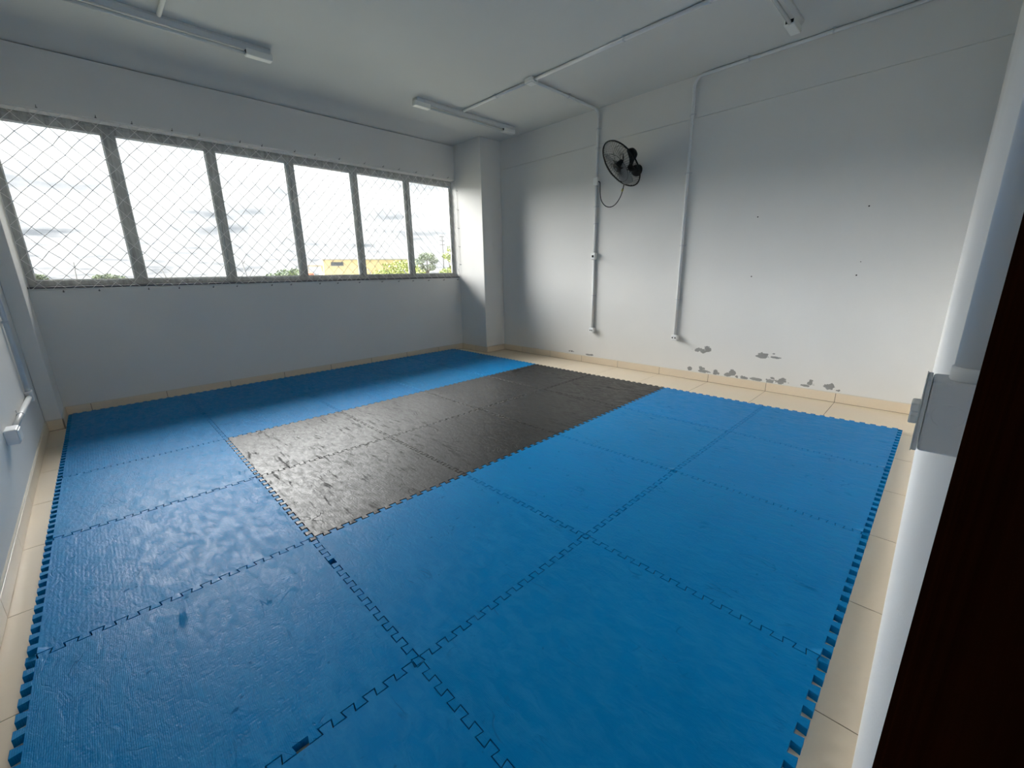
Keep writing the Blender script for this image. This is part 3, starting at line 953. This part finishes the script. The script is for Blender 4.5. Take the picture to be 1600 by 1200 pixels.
def crown(name, loc, blobs, nleaf, size, leafm, trunk_r, label, branches=(), group=None):
    """a tree: trunk, limbs and a crown of separate leaf blades scattered in overlapping clumps"""
    e = empty(name, (loc[0], loc[1], GZ), label, 'tree', group)
    rr = random.Random(hash(label) % 1000 if False else len(label) * 7 + int(loc[0] * 10))
    m = MB()
    tot = sum(b_[3] ** 2 for b_ in blobs)
    for bx_, by_, bz_, br, bh in blobs:
        c = Vector((loc[0] + bx_, loc[1] + by_, bz_))
        for k in range(int(nleaf * br * br / tot)):
            while True:
                d = Vector((rr.uniform(-1, 1), rr.uniform(-1, 1), rr.uniform(-1, 1)))
                if .25 < d.length < 1: break
            p = c + Vector((d.x * br, d.y * br, d.z * bh))
            n1 = Vector((rr.gauss(0, 1), rr.gauss(0, 1), rr.gauss(0, 1))).normalized()
            t1 = n1.orthogonal().normalized(); t2 = n1.cross(t1)
            s = size * rr.uniform(.6, 1.3)
            m.add([p - t1 * s, p + t2 * s * .45, p + t1 * s, p - t2 * s * .45], [(0, 1, 2, 3)])
    fo = m.build('foliage', leafm, e)
    m = MB()
    zt = min(b_[2] for b_ in blobs)
    m.tube([(loc[0], loc[1], GZ), (loc[0] + .1, loc[1], (GZ + zt) / 2), (loc[0], loc[1], zt)], [trunk_r, trunk_r * .8, trunk_r * .55], 8)
    for b_ in blobs:
        m.tube([(loc[0], loc[1], zt - .6), (loc[0] + b_[0] * .5, loc[1] + b_[1] * .5, (zt + b_[2]) / 2 - .1), (loc[0] + b_[0], loc[1] + b_[1], b_[2])], [trunk_r * .45, trunk_r * .3, trunk_r * .12], 6)
    m.build('trunk', M_bark, e)
    return e
crown('tree', (18.6, 60, 0), [(-1.4, 0, 1.0, 1.3, .9), (0, 0, 1.4, 1.3, 1.0), (1.4, 0, 1.55, 1.1, 1.0), (-.2, .5, .4, 2.2, 1.0)], 2600, .16, M_leafA, .25, 'low round green tree at the foot of the third pane', group='trees outside')
crown('tree', (24.9, 40, 0), [(-3.2, 0, 1.2, .8, .8), (-2.3, 0, 1.9, .7, .8), (-.9, 0, 2.1, 1.1, .8), (.4, .2, 2.2, 1.1, .8), (-.3, -.2, 1.3, 2.6, .9), (1.3, 0, 1.6, .7, .8)], 3600, .14, M_leafB, .2, 'yellow-green bushy tree in front of the pale yellow building', group='trees outside')
crown('tree', (20.9, 30, 0), [(-.75, 0, 2.45, .45, .3), (0, 0, 2.85, .75, .35), (.75, .1, 2.5, .45, .3), (-.35, 0, 1.9, .4, .3), (.45, 0, 1.95, .4, .3)], 1500, .085, M_leafC, .13, 'grey-green flat-topped tree in the last window pane', group='trees outside')
crown('tree', (23.5, 30, 0), [(-.4, 0, 2.9, .5, .35), (.1, 0, 3.5, .45, .35), (.3, 0, 2.7, .6, .4), (-.6, 0, 1.5, .7, .4), (.3, 0, 1.7, .7, .5)], 1300, .10, M_leafB, .12, 'bright yellow-green tree at the right edge of the last pane', group='trees outside')
crown('tree', (1.9, 80, 0), [(-.8, 0, 1.6, .8, .6), (.2, 0, 1.7, .9, .6), (1.2, 0, 1.5, .8, .5)], 1300, .15, M_leafC, .2, 'distant grey-green treetop at the foot of the first pane', group='trees outside')
crown('tree', (-4.6, 80, 0), [(-.3, 0, 1.9, .6, .5), (.3, 0, 1.8, .6, .5)], 700, .15, M_leafC, .2, 'small distant treetop at the lower left window corner', group='trees outside')

# pale building
phi = math.radians(-17)
bld = empty('flat_roof_building', (17.9, 45, GZ), 'pale yellow flat-roofed building with two small windows outside', 'building')
ux = Vector((math.cos(phi), math.sin(phi), 0)); uy = Vector((-math.sin(phi), math.cos(phi), 0)); O = Vector((17.9, 45, 0))
def bq(u_, v_, z):
    return O + ux * u_ + uy * v_ + Vector((0, 0, z))
def bbox(m, u0_, u1, v0_, v1, z0, z1):
    vs = [bq(u_, v_, z) for z in (z0, z1) for v_ in (v0_, v1) for u_ in (u0_, u1)]
    return m.add(vs, BF)
bbox(MB(), 0, 9.4, 0, 8, GZ, 3.02).build('wall', M_bwall, bld)
bbox(MB(), -.08, 9.48, -.08, 8.08, 3.02, 3.14).build('roof_coping', M_bcap, bld)
for a, b_, z0, z1 in ((.75, 2.0, 2.45, 2.80), (7.9, 8.8, 2.35, 2.66)):
    w_ = bbox(MB(), a, b_, -.05, .05, z0, z1).build('window', M_bglass, bld)
    bbox(MB(), a - .06, b_ + .06, -.07, -.02, z0 - .07, z0).build('window_sill', M_bcap, w_)
po = bbox(MB(), -1.5, 0, 1.0, 4.0, 2.45, 2.55).build('porch_roof', M_bcap, bld)
bbox(MB(), -1.5, -1.38, 1.0, 1.12, GZ, 2.45).build('porch_post', M_bcap, po)
tk = MB().lathe((15.9, 44, GZ), (0, 0, 1), [(0, .5), (4.75, .5), (4.95, .42), (5.0, .1)], 20).build('water_tank', M_brick, origin=(15.9, 44, GZ))
tag(tk, 'red rounded tank top beside the pale yellow building', 'tank')

# utility pole and fence posts
up_ = empty('utility_pole', (23.75, 31.6, GZ), 'thin dark utility pole with crossarms above the trees', 'pole')
MB().tube([(23.75, 31.6, GZ), (23.8, 31.6, 4.95)], [.09, .05], 8).build('pole_shaft', M_post, up_)
for z in (4.7, 4.35, 4.0):
    MB().tube([(23.5, 31.6, z), (24.05, 31.6, z)], .035, 6).build('crossarm', M_post, up_)
posts = [((-.66, 1.395), (-.645, 1.64), 'thin leaning metal post rising in the first window pane'),
         ((.50, 1.38), (.45, 1.545), 'short leaning metal post in the second window pane'),
         ((1.80, 1.39), (1.75, 1.66), 'slender forked metal post at the left of the third pane'),
         ((1.86, 1.39), (1.95, 1.525), 'short post leaning right in the third pane'),
         ((4.52, 1.36), (4.43, 1.50), 'short dark post before the yellow building at right'),
         ((5.52, 1.35), (5.44, 1.46), 'short post leaning left in the last window pane')]
for (xa, za), (xb, zb), lab in posts:
    yp = 8.7 if 'leaning right' in lab else 8.0
    kk = (yp - CAM[1]) / (8.0 - CAM[1])
    xa, xb = (CAM[0] + (x - CAM[0]) * kk for x in (xa, xb)); za, zb = (CAM[2] + (z - CAM[2]) * kk for z in (za, zb))
    dx = (xb - xa) / (zb - za)
    k = za - GZ
    zlow = za - .5
    e = MB().tube([(xa - dx * .5, yp, GZ), (xa - dx * .5, yp, zlow), (xb, yp, zb)], .011, 6)
    if 'forked' in lab:
        e.tube([(xb + .01, 8, zb - .05), (xb + .06, 8, zb + .02)], .008, 5)
    e = e.build('fence_post', M_post, origin=(xa, yp, GZ))
    tag(e, lab, 'post', 'fence posts outside')
